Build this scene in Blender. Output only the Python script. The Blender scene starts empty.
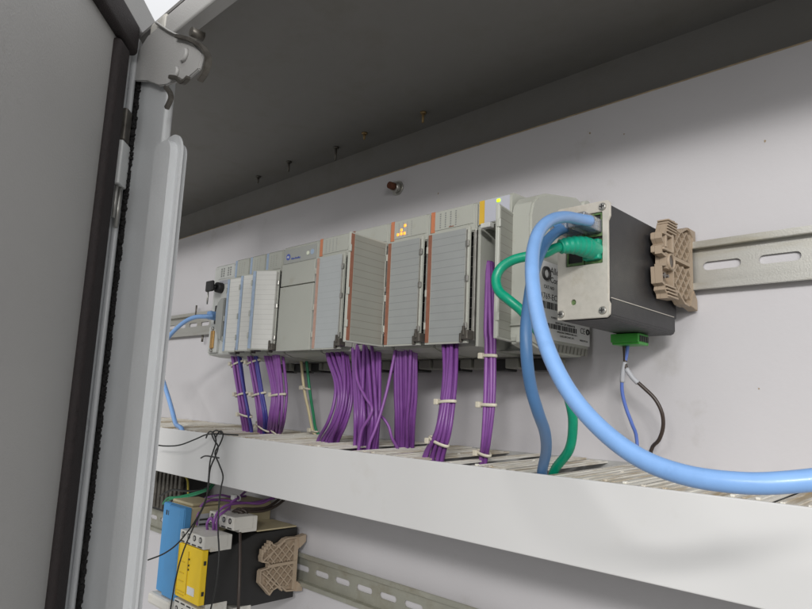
import bpy, bmesh, math, random
from mathutils import Vector, Matrix
from mathutils.geometry import tessellate_polygon
S = 0.001                       # everything below is written in millimetres
random.seed(7)
sc = bpy.context.scene
col = sc.collection

# ------------------------------------------------------------------ camera
cd = bpy.data.cameras.new('camera'); cam = bpy.data.objects.new('camera', cd); col.objects.link(cam)
cd.sensor_width = 36.0; cd.lens = 640.0 / 812.0 * 36.0
cd.clip_start = 0.01; cd.clip_end = 100
right = Vector((0.71676427, 0.69606477, 0.04174719)); down = Vector((-0.07795623, 0.1394799, -0.98715155)); fwd = Vector((-0.69294431, 0.7043005, 0.1542368))
M = Matrix.Identity(4)
for i in range(3):
    M[i][0] = right[i]; M[i][1] = -down[i]; M[i][2] = -fwd[i]
M.translation = Vector((0, -467 * S, 0))
cam.matrix_world = M
sc.camera = cam

# ------------------------------------------------------------------ world and lamps
w = bpy.data.worlds.new('World'); sc.world = w; w.use_nodes = True
nt = w.node_tree; nt.nodes.clear()
tc = nt.nodes.new('ShaderNodeTexCoord'); sp = nt.nodes.new('ShaderNodeSeparateXYZ'); mr = nt.nodes.new('ShaderNodeMapRange')
rp = nt.nodes.new('ShaderNodeValToRGB'); bg = nt.nodes.new('ShaderNodeBackground'); wo = nt.nodes.new('ShaderNodeOutputWorld')
nt.links.new(tc.outputs['Generated'], sp.inputs[0]); nt.links.new(sp.outputs['Z'], mr.inputs[0])
mr.inputs[1].default_value = -1; mr.inputs[2].default_value = 1
nt.links.new(mr.outputs[0], rp.inputs[0]); nt.links.new(rp.outputs[0], bg.inputs[0]); nt.links.new(bg.outputs[0], wo.inputs[0])
rp.color_ramp.elements[0].position = 0.30; rp.color_ramp.elements[0].color = (0.62, 0.61, 0.59, 1)
rp.color_ramp.elements[1].position = 0.80; rp.color_ramp.elements[1].color = (1.6, 1.62, 1.66, 1)
e = rp.color_ramp.elements.new(0.55); e.color = (0.50, 0.495, 0.48, 1)
bg.inputs[1].default_value = 0.62

def area(name, loc, target, sx, sy, power, colr):
    l = bpy.data.lights.new(name, 'AREA'); l.shape = 'RECTANGLE'; l.size = sx * S; l.size_y = sy * S
    l.energy = power; l.color = colr
    o = bpy.data.objects.new(name, l); col.objects.link(o)
    o.location = Vector(loc) * S
    o.rotation_euler = (Vector(target) * S - o.location).to_track_quat('-Z', 'Y').to_euler()
    return o
area('room_or_fill_lamp', (1480, -2600, 1010), (-300, 0, 50), 820, 230, 58, (1.0, 0.975, 0.95))
area('room_or_fill_lamp', (2200, -2000, 560), (-400, -250, 50), 900, 900, 24, (1.0, 0.985, 0.965))  # unseen soft fill, added to brighten the post and the door
area('room_or_fill_lamp', (300, -3600, 1500), (-300, 0, 50), 1200, 600, 30, (1.0, 0.985, 0.965))
vs = sc.view_settings; vs.view_transform = 'Standard'; vs.look = 'None'; vs.gamma = 1; vs.use_curve_mapping = False; vs.exposure = 0.0
sc.render.engine = 'CYCLES'
sc.cycles.max_bounces = 8

# ---- measured wire and cable routes (x, y, z in mm)
CABLE_NEAR = [[-179.1, -134.0, 110.9], [-180.2, -146.0, 109.4], [-179.2, -162.0, 106.5], [-177.0, -180.0, 100.0], [-172.9, -197.0, 90.0], [-167.8, -210.0, 78.2], [-160.9, -222.0, 64.3], [-153.8, -231.0, 49.7], [-146.2, -238.0, 35.2], [-136.6, -244.0, 19.9], [-124.9, -249.0, 5.8], [-110.7, -253.0, -6.0], [-95.6, -256.0, -14.3], [-80.6, -257.0, -18.2], [-65.0, -256.0, -18.9], [-52.7, -252.0, -17.5], [-39.2, -245.0, -14.2], [-22.1, -235.0, -7.8]]
CABLE_FAR = [[-197.3, -130.0, 110.6], [-196.3, -142.0, 105.2], [-194.3, -156.0, 96.3], [-190.6, -170.0, 84.2], [-186.5, -182.0, 70.4], [-183.5, -190.0, 56.0], [-181.1, -196.0, 39.6], [-180.3, -196.0, 24.5], [-181.7, -190.0, 10.8], [-183.9, -180.0, -1.0], [-192.1, -160.0, -12.1], [-205.1, -138.0, -23.7], [-218.4, -121.0, -37.1], [-221, -117, -50], [-224, -114, -70]]
CABLE_GREEN = [[-192.9, -134.0, 99.0], [-194.2, -142.0, 95.1], [-199.4, -150.0, 91.1], [-206.4, -156.0, 89.1], [-214.9, -160.0, 87.0], [-221.3, -163.0, 82.4], [-223.3, -165.0, 75.6], [-220.2, -166.0, 67.9], [-213.0, -166.0, 62.0], [-206.7, -162.0, 55.6], [-202.5, -156.0, 47.5], [-198.1, -148.0, 35.4], [-196.2, -138.0, 20.6], [-195.4, -128.0, 4.9], [-199.2, -118.0, -7.9], [-207.6, -108.0, -23.4], [-224, -98, -38], [-230, -92, -52], [-236, -85, -70]]
CABLE_LEFT_A = [[-676.1, -98.0, 92.0], [-681.2, -104.0, 91.0], [-697.3, -108.0, 91.0], [-717.1, -110.0, 87.2], [-740.8, -110.0, 78.8], [-764.0, -108.0, 69.0], [-791.6, -104.0, 55.3], [-818.2, -100.0, 33.0]]
CABLE_LEFT_B = [[-829.7, -100.0, 56.7], [-785.3, -104.0, 27.4], [-752.1, -108.0, 1.7], [-726.7, -112.0, -17.8], [-705.4, -116.0, -33.0], [-678, -122, -38], [-677, -118, -60]]
WIRE_DARK = [[-206.7, -34.0, 49.7], [-206.1, -34.0, 41.2], [-205.5, -34.0, 31.9], [-201.6, -33.0, 25.7], [-194.7, -31.0, 18.9], [-187.2, -29.0, 10.9], [-183.4, -27.0, 1.6], [-184.1, -24.0, -7.9], [-188.8, -20.0, -16.9], [-197.6, -13.0, -25.2], [-200.6, -12, -50]]
WIRE_BLUE = [[-203.8, -34.0, 49.6], [-204.6, -34.0, 43.2], [-206.1, -34.0, 36.2], [-207.7, -34.0, 29.1], [-209.6, -32.0, 16.6], [-208.6, -28.0, 4.1], [-206.2, -24.0, -7.0], [-205.5, -18.0, -18.8], [-205.5, -18, -52]]
SLEEVE_DARK = [[-205.3, -34.0, 31.6], [-201.6, -33.0, 25.7], [-197.8, -32.0, 21.6]]
SLEEVE_BLUE = [[-206.1, -34.0, 36.2], [-207.7, -34.0, 29.1], [-208.8, -33.0, 22.1]]
BUNDLES = {1: [[-680.8, -656.4, -72, 66.4], [-669.7, -644.9, -74, 46.0], [-652.0, -626.9, -76, 10.6], [-639.4, -615.1, -76, -15.7], [-650.2, -626.4, -63.0, -38.0], [-652.2, -628.4, -63.0, -60.0]], 2: [[-645.3, -618.3, -72, 62.6], [-634.9, -609.3, -74, 43.0], [-619.9, -594.1, -74, 7.8], [-612.9, -586.1, -72, -18.8], [-630.5, -608.9, -56.3, -38.0], [-632.5, -610.9, -56.3, -60.0]], 3: [[-613.3, -574.7, -72, 68.9], [-603.5, -567.6, -74, 48.8], [-575.0, -551.7, -78, 8.3], [-579.9, -553.0, -76, -19.5], [-616.3, -587.1, -53.0, -38.0], [-618.3, -589.1, -53.0, -60.0]], 5: [[-501.9, -474.1, -70, 64.3], [-488.7, -459.0, -75, 41.1], [-468.4, -447.0, -80, 18.1], [-463.8, -442.7, -83, -1.1], [-471.6, -447.5, -84, -20.2], [-496.5, -466.8, -74.8, -38.0], [-498.5, -468.8, -74.8, -60.0]], 6: [[-457.3, -422.8, -72, 64.8], [-450.7, -415.4, -76, 47.5], [-436.1, -402.4, -84, 7.7], [-431.0, -396.7, -88, -14.6], [-437.8, -405.6, -82.7, -38.0], [-439.8, -407.6, -82.7, -60.0]], 7: [[-405.4, -377.1, -70, 62.6], [-401.6, -374.9, -72, 47.4], [-402.7, -376.6, -68, 8.8], [-404.0, -381.1, -64, -13.3], [-414.2, -392.0, -52.4, -38.0], [-416.2, -394.0, -52.4, -60.0]], 8: [[-342.7, -322.7, -78, 60.5], [-336.2, -317.3, -84, 46.9], [-324.4, -308.2, -96, 15.9], [-322.4, -305.9, -104, -17.4], [-337.4, -316.4, -98.7, -38.0], [-339.4, -318.4, -98.7, -60.0]], 9: [[-297.1, -292.3, -76, 111.9], [-294.7, -287.2, -81, 92.6], [-291.2, -279.3, -88, 57.0], [-288.9, -277.6, -90, 45.6], [-287.0, -273.7, -94, 6.3], [-287.9, -276.4, -94, -22.5], [-295.0, -284.2, -86.6, -38.0], [-297.0, -286.2, -86.6, -60.0]]}
EXTRA_WIRES = [[[-441.5, -80.0, 51.9], [-434.6, -86.0, 33.1], [-426.1, -90.0, 17.8], [-410.2, -94.0, 4.1], [-399.9, -96.0, -4.1], [-401.9, -97.0, -12.5], [-409.9, -97.0, -22.8], [-413.7, -96.0, -36.4], [-417, -95, -55]], [[-396.8, -74.0, 50.1], [-395.5, -78.0, 35.8], [-395.2, -84.0, 11.5], [-397.1, -88.0, -7.1], [-399.2, -92.0, -22.2], [-403.4, -94.0, -35.7], [-407, -90, -52]], [[-407.8, -80.0, -9.9], [-403.5, -78.0, -13.1], [-398.9, -76.0, -19.7], [-396.7, -74.0, -28.8], [-396, -66, -40], [-397, -64, -52]]]
BEIGE = [[-583.2, -40.0, 60.6], [-581.2, -40.0, 50.5], [-576.0, -36.0, 13.2], [-572.2, -30.0, -12.6], [-570.7, -24.0, -33.0], [-563, -20, -42], [-563, -20, -55]]
GREENW = [[-576.7, -38.0, 60.6], [-574.3, -38.0, 50.5], [-568.5, -34.0, 12.3], [-567.6, -28.0, -12.4], [-567.1, -22.0, -32.8], [-556, -18, -42], [-556, -18, -55]]
THIN = [[[-692.4, -150.0, -53.9], [-665.1, -146.0, -54.1], [-638.0, -143.0, -51.1], [-613.2, -139.0, -43.4], [-601.0, -134.0, -38.2], [-573.9, -133.0, -36.1], [-552.8, -128.0, -35.8]], [[-575.8, -132.0, -35.2], [-585.9, -133.0, -33.4], [-591.2, -134.0, -37.1], [-584.6, -135.0, -42.5], [-574.1, -136.0, -48.5], [-576.4, -137.0, -58.2], [-582.0, -138.0, -71.0], [-581.8, -139.0, -94.5], [-591.6, -142.0, -117.1], [-605.9, -150.0, -140.0], [-622.3, -156.0, -153.4], [-644.5, -162.0, -163.3]], [[-604.2, -133.0, -41.9], [-597.5, -134.0, -35.5], [-587.7, -135.0, -35.9], [-578.9, -136.0, -43.1], [-581.0, -137.0, -53.8], [-583.3, -138.0, -63.5], [-581.6, -139.0, -85.1], [-582.5, -140.0, -102.0], [-594.2, -143.0, -124.9], [-605.5, -146.0, -150.7], [-610.9, -148.0, -175.5], [-612.7, -150.0, -206.6]], [[-586.5, -133.0, -40.8], [-576.4, -134.0, -33.3], [-568.4, -135.0, -36.7], [-570.9, -136.0, -45.4], [-577.1, -137.0, -54.4], [-566.1, -138.0, -63.9], [-557.0, -138.0, -74.1], [-557.1, -139.0, -85.1], [-556.5, -140.0, -100.4], [-551.1, -142.0, -121.9], [-542.4, -144.0, -142.1], [-539.9, -146.0, -167.1], [-542.9, -148.0, -190.2]], [[-603.4, -137.0, -61.5], [-594.0, -138.0, -58.7], [-580.6, -139.0, -58.0], [-567.1, -138.0, -58.3]]]
RELAY_PURPLE = [[[-665.6, -100.0, -145.6], [-660.4, -104.0, -132.9], [-663.5, -100.0, -121.1], [-665.4, -90.0, -114.7], [-670.0, -70.0, -115.7], [-659.0, -40.0, -119.8], [-646.0, -15.0, -114.3]], [[-642.0, -100.0, -143.8], [-635.2, -106.0, -133.0], [-631.6, -104.0, -126.5], [-631.2, -100.0, -134.0], [-636.7, -96.0, -143.4]], [[-638.6, -96.0, -144.7], [-628.3, -102.0, -130.3], [-628.8, -98.0, -120.6], [-630.0, -86.0, -114.5], [-638.0, -60.0, -115.5], [-634.7, -40.0, -116.6], [-642.0, -14.0, -109.4]], [[-631.5, -94.0, -145.8], [-625.4, -100.0, -132.0], [-619.3, -102.0, -122.9], [-620.2, -96.0, -119.5], [-627.5, -86.0, -117.3]], [[-652.8, -72.0, -133.7], [-646.9, -74.0, -123.1], [-650.5, -70.0, -116.4], [-653.1, -60.0, -112.0], [-682.9, -30.0, -108.7]]]
RELAY_BROWN = [[[-637.6, -70.0, -132.7], [-641.4, -72.0, -126.7], [-632.1, -72.0, -120.1], [-625.4, -66.0, -121.8], [-626.1, -45.0, -123.7], [-628.7, -25.0, -120.2], [-634.1, -8.0, -113.3]], [[-632.6, -68.0, -133.1], [-629.3, -72.0, -125.0], [-625.4, -70.0, -119.3], [-627.0, -55.0, -120.8], [-629.7, -35.0, -120.6], [-642.1, -8.0, -113.2]], [[-622.1, -66.0, -130.7], [-622.2, -68.0, -122.2], [-626.0, -72.0, -120.3], [-622.7, -76.0, -125.7], [-609.1, -82.0, -137.4], [-595.2, -88.0, -164.0], [-586.5, -92.0, -190.4], [-584.8, -92.0, -213.6]], [[-641.2, -74.0, -132.8], [-635.2, -76.0, -123.4], [-625.4, -76.0, -120.9], [-621.5, -72.0, -123.8], [-624.9, -68.0, -130.9]]]
LEFT_MESS = [[[-812.4, -70.0, -139.0], [-792.3, -74.0, -128.7], [-762.5, -76.0, -123.6], [-732.8, -70.0, -115.6], [-721.0, -60.0, -109.0], [-734.8, -45.0, -102.0], [-775.4, -20.0, -95.0]], [[-788.9, -76.0, -137.9], [-779.4, -80.0, -130.3], [-764.6, -80.0, -124.8], [-742.5, -76.0, -121.1], [-720.9, -70.0, -114.2], [-711.9, -60.0, -106.8], [-749.9, -30.0, -97.0]], [[-843.6, -60.0, -133.7], [-811.6, -60.0, -122.2], [-774.3, -60.0, -118.9], [-757.8, -50.0, -116.4], [-742.7, -40.0, -107.9]], [[-805.8, -40.0, -130.3], [-800.7, -44.0, -116.8], [-805.0, -44.0, -108.4], [-844.1, -30.0, -106.7]], [[-726.0, -60.0, -121.3], [-709.3, -50.0, -116.4], [-698.6, -40.0, -118.1], [-699.8, -20.0, -118.4]]]

# ------------------------------------------------------------------ materials
def mat(name, c, rough=0.5, metal=0.0, var=0.06, vscale=60, bump=0.0, bscale=600, dirt=None, dscale=25, dlo=0.55, dhi=0.75, stretch=(1, 1, 1), spec=0.5, sss=0, coat=0, trans=0, alpha=1):
    m = bpy.data.materials.new(name); m.use_nodes = True
    n = m.node_tree; b = n.nodes['Principled BSDF']
    b.inputs['Roughness'].default_value = rough; b.inputs['Metallic'].default_value = metal
    b.inputs['Specular IOR Level'].default_value = spec; b.inputs['Coat Weight'].default_value = coat
    b.inputs['Transmission Weight'].default_value = trans; b.inputs['Alpha'].default_value = alpha
    t = n.nodes.new('ShaderNodeTexCoord'); mp = n.nodes.new('ShaderNodeMapping'); mp.inputs['Scale'].default_value = stretch
    n.links.new(t.outputs['Object'], mp.inputs[0])
    nz = n.nodes.new('ShaderNodeTexNoise'); nz.inputs['Scale'].default_value = vscale; nz.inputs['Detail'].default_value = 6
    n.links.new(mp.outputs[0], nz.inputs['Vector'])
    mx = n.nodes.new('ShaderNodeMixRGB'); mx.inputs[1].default_value = (*[max(0, k * (1 - var * 2)) for k in c], 1); mx.inputs[2].default_value = (*[min(1, k * (1 + var * 2)) for k in c], 1)
    n.links.new(nz.outputs[0], mx.inputs[0]); out = mx.outputs[0]
    if dirt:
        n2 = n.nodes.new('ShaderNodeTexNoise'); n2.inputs['Scale'].default_value = dscale; n2.inputs['Detail'].default_value = 9; n2.inputs['Roughness'].default_value = 0.65
        n.links.new(mp.outputs[0], n2.inputs['Vector'])
        r = n.nodes.new('ShaderNodeMapRange'); r.inputs[1].default_value = dlo; r.inputs[2].default_value = dhi; n.links.new(n2.outputs[0], r.inputs[0])
        m2 = n.nodes.new('ShaderNodeMixRGB'); m2.inputs[2].default_value = (*dirt, 1)
        n.links.new(r.outputs[0], m2.inputs[0]); n.links.new(out, m2.inputs[1]); out = m2.outputs[0]
    n.links.new(out, b.inputs['Base Color'])
    rr = n.nodes.new('ShaderNodeMapRange'); rr.inputs[3].default_value = max(0, rough - 0.08); rr.inputs[4].default_value = min(1, rough + 0.1); n.links.new(nz.outputs[0], rr.inputs[0]); n.links.new(rr.outputs[0], b.inputs['Roughness'])
    if bump:
        n3 = n.nodes.new('ShaderNodeTexNoise'); n3.inputs['Scale'].default_value = bscale; n3.inputs['Detail'].default_value = 3
        n.links.new(t.outputs['Object'], n3.inputs['Vector'])
        bp = n.nodes.new('ShaderNodeBump'); bp.inputs['Strength'].default_value = bump; bp.inputs['Distance'].default_value = 0.001
        n.links.new(n3.outputs[0], bp.inputs['Height']); n.links.new(bp.outputs[0], b.inputs['Normal'])
    return m
def ruled(name, c, line, pitch, rough=0.45):
    """label strip: ruled lines every pitch mm across the vertical (object Z)"""
    m = mat(name, c, rough, var=0.04, bump=0.05)
    n = m.node_tree; b = n.nodes['Principled BSDF']; src = b.inputs['Base Color'].links[0].from_socket
    t = n.nodes.new('ShaderNodeTexCoord'); s = n.nodes.new('ShaderNodeSeparateXYZ'); n.links.new(t.outputs['Object'], s.inputs[0])
    a = n.nodes.new('ShaderNodeMath'); a.operation = 'MODULO'; a.inputs[1].default_value = pitch * S
    ad = n.nodes.new('ShaderNodeMath'); ad.operation = 'ADD'; ad.inputs[1].default_value = 1.0
    n.links.new(s.outputs['Z'], ad.inputs[0]); n.links.new(ad.outputs[0], a.inputs[0])
    l = n.nodes.new('ShaderNodeMath'); l.operation = 'LESS_THAN'; l.inputs[1].default_value = 0.5 * S; n.links.new(a.outputs[0], l.inputs[0])
    k = n.nodes.new('ShaderNodeMath'); k.operation = 'MULTIPLY'; k.inputs[1].default_value = 0.5; n.links.new(l.outputs[0], k.inputs[0])
    m2 = n.nodes.new('ShaderNodeMixRGB'); m2.inputs[2].default_value = (*line, 1)
    n.links.new(k.outputs[0], m2.inputs[0]); n.links.new(src, m2.inputs[1]); n.links.new(m2.outputs[0], b.inputs['Base Color'])
    return m
def emit(name, c, s):
    m = mat(name, c, 0.4); b = m.node_tree.nodes['Principled BSDF']
    b.inputs['Emission Color'].default_value = (*c, 1); b.inputs['Emission Strength'].default_value = s
    return m
G = {}
G['wall'] = mat('wall_paint', (0.535, 0.525, 0.542), 0.5, var=0.03, vscale=9, bump=0.12, bscale=260, dirt=(0.38, 0.365, 0.34), dscale=14, dlo=0.60, dhi=0.85)
G['edge'] = mat('raw_edge', (0.33, 0.26, 0.17), 0.7, var=0.3, vscale=120)
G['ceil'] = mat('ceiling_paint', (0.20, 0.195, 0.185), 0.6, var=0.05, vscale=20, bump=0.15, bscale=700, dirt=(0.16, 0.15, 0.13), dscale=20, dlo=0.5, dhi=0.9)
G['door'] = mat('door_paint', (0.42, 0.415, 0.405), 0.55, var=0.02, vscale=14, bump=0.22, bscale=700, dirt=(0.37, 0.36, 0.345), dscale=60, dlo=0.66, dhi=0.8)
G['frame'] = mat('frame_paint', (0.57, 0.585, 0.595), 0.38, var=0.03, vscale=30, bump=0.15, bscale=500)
G['flange'] = mat('flange_paint', (0.58, 0.59, 0.60), 0.3, var=0.04, vscale=60, bump=0.05)
G['rubber'] = mat('black_foam', (0.022, 0.016, 0.016), 0.75, var=0.3, vscale=200, bump=0.5, bscale=900)
G['fuzz'] = mat('torn_foam', (0.012, 0.011, 0.011), 0.95, var=0.3, vscale=400, bump=0.8, bscale=1800)
G['zinc'] = mat('zinc_steel', (0.50, 0.49, 0.46), 0.38, metal=0.9, var=0.15, vscale=120, bump=0.1)
G['dull'] = mat('dull_steel', (0.13, 0.12, 0.105), 0.45, metal=0.6, var=0.3, vscale=150, dirt=(0.06, 0.05, 0.04), dscale=120)
G['rail'] = mat('chromated_steel', (0.52, 0.515, 0.48), 0.42, metal=0.75, var=0.10, vscale=40, bump=0.08, bscale=900, dirt=(0.40, 0.36, 0.26), dscale=35, stretch=(0.3, 1, 1.5), dlo=0.5, dhi=0.8)
G['raildark'] = mat('chromated_steel_old', (0.42, 0.42, 0.36), 0.5, metal=0.6, var=0.10, vscale=40, bump=0.08, bscale=900, dirt=(0.30, 0.27, 0.2), dscale=35, dlo=0.5, dhi=0.8)
G['duct'] = mat('duct_pvc', (0.62, 0.62, 0.615), 0.42, var=0.02, vscale=10, bump=0.03, bscale=200, dirt=(0.56, 0.55, 0.52), dscale=22, dlo=0.62, dhi=0.9)
G['duct_top'] = mat('duct_pvc_dirty', (0.70, 0.68, 0.62), 0.6, var=0.08, vscale=60, bump=0.15, bscale=500, dirt=(0.36, 0.28, 0.17), dscale=34, dlo=0.47, dhi=0.66, stretch=(4, 0.35, 1))
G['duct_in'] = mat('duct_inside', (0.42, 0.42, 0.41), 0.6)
G['plc'] = mat('module_plastic', (0.42, 0.43, 0.385), 0.42, var=0.03, vscale=40, bump=0.10, bscale=1200, dirt=(0.37, 0.36, 0.30), dscale=50, dlo=0.6, dhi=0.8)
G['plc_dark'] = mat('module_plastic_dark', (0.24, 0.24, 0.21), 0.5, var=0.05, vscale=60)  # darker grey plastic for feet, terminal blocks and vent ribs
G['plc_white'] = mat('controller_plastic', (0.58, 0.59, 0.56), 0.42, var=0.03)
G['panel'] = mat('header_panel', (0.34, 0.35, 0.33), 0.4, var=0.02)
G['panel_lilac'] = mat('header_panel_lilac', (0.47, 0.48, 0.54), 0.4, var=0.02)
G['cover'] = ruled('label_strip_grey', (0.31, 0.325, 0.32), (0.17, 0.18, 0.175), 6.0)
G['cover_pale'] = ruled('label_strip_pale', (0.41, 0.435, 0.44), (0.32, 0.34, 0.34), 6.0)
G['cover_open'] = ruled('label_strip_open', (0.265, 0.268, 0.235), (0.12, 0.10, 0.085), 6.0)
G['cover_white'] = ruled('label_strip_white', (0.64, 0.64, 0.61), (0.42, 0.42, 0.40), 5.2)
G['blue_s'] = mat('blue_stripe', (0.33, 0.42, 0.55), 0.45, var=0.12, vscale=300)
G['orange_s'] = mat('orange_stripe', (0.26, 0.11, 0.07), 0.45, var=0.12, vscale=300)
G['orange_p'] = mat('orange_pale_stripe', (0.46, 0.29, 0.23), 0.45, var=0.12, vscale=300)
G['orange_h'] = mat('orange_header_stripe', (0.54, 0.20, 0.10), 0.45, var=0.05, vscale=300)
G['yellow_s'] = mat('yellow_stripe', (0.66, 0.42, 0.05), 0.45, var=0.05)
G['ink'] = mat('print_ink', (0.03, 0.03, 0.03), 0.6)
G['ink_grey'] = mat('print_grey', (0.24, 0.25, 0.24), 0.6)
G['ink_blue'] = mat('print_blue', (0.08, 0.12, 0.42), 0.5)
G['label'] = mat('white_label', (0.70, 0.71, 0.70), 0.4, var=0.03)
G['dark'] = mat('dark_plastic', (0.018, 0.018, 0.018), 0.5, var=0.2)
G['black'] = mat('black_plastic', (0.012, 0.012, 0.012), 0.42, var=0.15, vscale=90, bump=0.06)
G['boxblk'] = mat('black_box_paint', (0.022, 0.022, 0.024), 0.45, var=0.2, vscale=160, bump=0.18, bscale=1500, dirt=(0.045, 0.044, 0.042), dscale=30, dlo=0.55, dhi=0.85)
G['plate'] = mat('brushed_plate', (0.60, 0.57, 0.51), 0.45, metal=0.35, var=0.05, vscale=300, bump=0.08, bscale=1500, dirt=(0.5, 0.46, 0.38), dscale=60)
G['gold'] = mat('gold_contact', (0.55, 0.33, 0.12), 0.4, metal=0.7, var=0.2, vscale=500)
G['pcb'] = mat('port_green', (0.09, 0.17, 0.06), 0.5, var=0.4, vscale=300, dirt=(0.30, 0.28, 0.16), dscale=220)
G['blue_c'] = mat('blue_cable', (0.20, 0.37, 0.68), 0.34, var=0.05, vscale=120, bump=0.03, coat=0.1, dirt=(0.17, 0.32, 0.6), dscale=90)
G['blue_d'] = mat('blue_cable_dark', (0.07, 0.18, 0.37), 0.42, var=0.06, vscale=120, bump=0.04)
G['blue_w'] = mat('blue_wire', (0.10, 0.17, 0.50), 0.4)
G['navy_w'] = mat('navy_wire', (0.065, 0.06, 0.30), 0.42, var=0.1)
G['green_c'] = mat('green_cable', (0.0, 0.30, 0.17), 0.36, var=0.10, vscale=150, bump=0.08, bscale=1600)
G['green_b'] = mat('green_boot', (0.005, 0.31, 0.19), 0.38, var=0.05, vscale=200, bump=0.05)
G['green_t'] = mat('green_terminal', (0.04, 0.30, 0.035), 0.4, var=0.08, vscale=200)
G['purple'] = mat('purple_wire', (0.185, 0.06, 0.26), 0.38, var=0.10, vscale=150)
G['purple_l'] = mat('purple_wire_faded', (0.24, 0.085, 0.32), 0.42, var=0.10, vscale=150)
G['tie'] = mat('nylon_tie', (0.62, 0.58, 0.47), 0.4, var=0.05)
G['beige_w'] = mat('beige_wire', (0.62, 0.54, 0.33), 0.45, var=0.08)
G['green_w'] = mat('green_wire', (0.02, 0.22, 0.10), 0.4)
G['brown_w'] = mat('dark_brown_wire', (0.045, 0.032, 0.026), 0.4, var=0.2)
G['black_w'] = mat('thin_black_wire', (0.016, 0.017, 0.016), 0.42, var=0.2)
G['yel_w'] = mat('yellow_wire', (0.45, 0.38, 0.05), 0.45)
G['clamp'] = mat('tan_plastic', (0.35, 0.275, 0.20), 0.55, var=0.05, vscale=60, bump=0.08, bscale=900)
G['yellow'] = mat('yellow_cover', (0.85, 0.58, 0.01), 0.4, var=0.03)
G['yellow_d'] = mat('yellow_recess', (0.62, 0.42, 0.02), 0.5, var=0.05)
G['tblock'] = mat('terminal_white', (0.60, 0.585, 0.54), 0.45, var=0.04, bump=0.05, dirt=(0.5, 0.46, 0.38), dscale=60)
G['bluebox'] = mat('blue_housing', (0.07, 0.26, 0.52), 0.5, var=0.05, vscale=60, bump=0.05)
G['beige_h'] = mat('beige_housing', (0.44, 0.38, 0.24), 0.55, var=0.08, vscale=40)
G['grey_l'] = mat('grey_label', (0.42, 0.43, 0.46), 0.5)
G['clear'] = mat('clear_plug', (0.62, 0.66, 0.72), 0.12, var=0.02, trans=0.75)
G['led_o'] = emit('led_orange', (1.0, 0.33, 0.03), 1.5)
G['led_g'] = emit('led_green', (0.50, 0.95, 0.02), 1.3)
G['led_off'] = mat('led_window_pale', (0.70, 0.74, 0.60), 0.3)
G['rust'] = mat('rusty_tip', (0.10, 0.03, 0.012), 0.8, var=0.3, vscale=400)
G['brassy'] = mat('screw_tip', (0.30, 0.21, 0.10), 0.5, metal=0.5, var=0.2)

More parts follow.
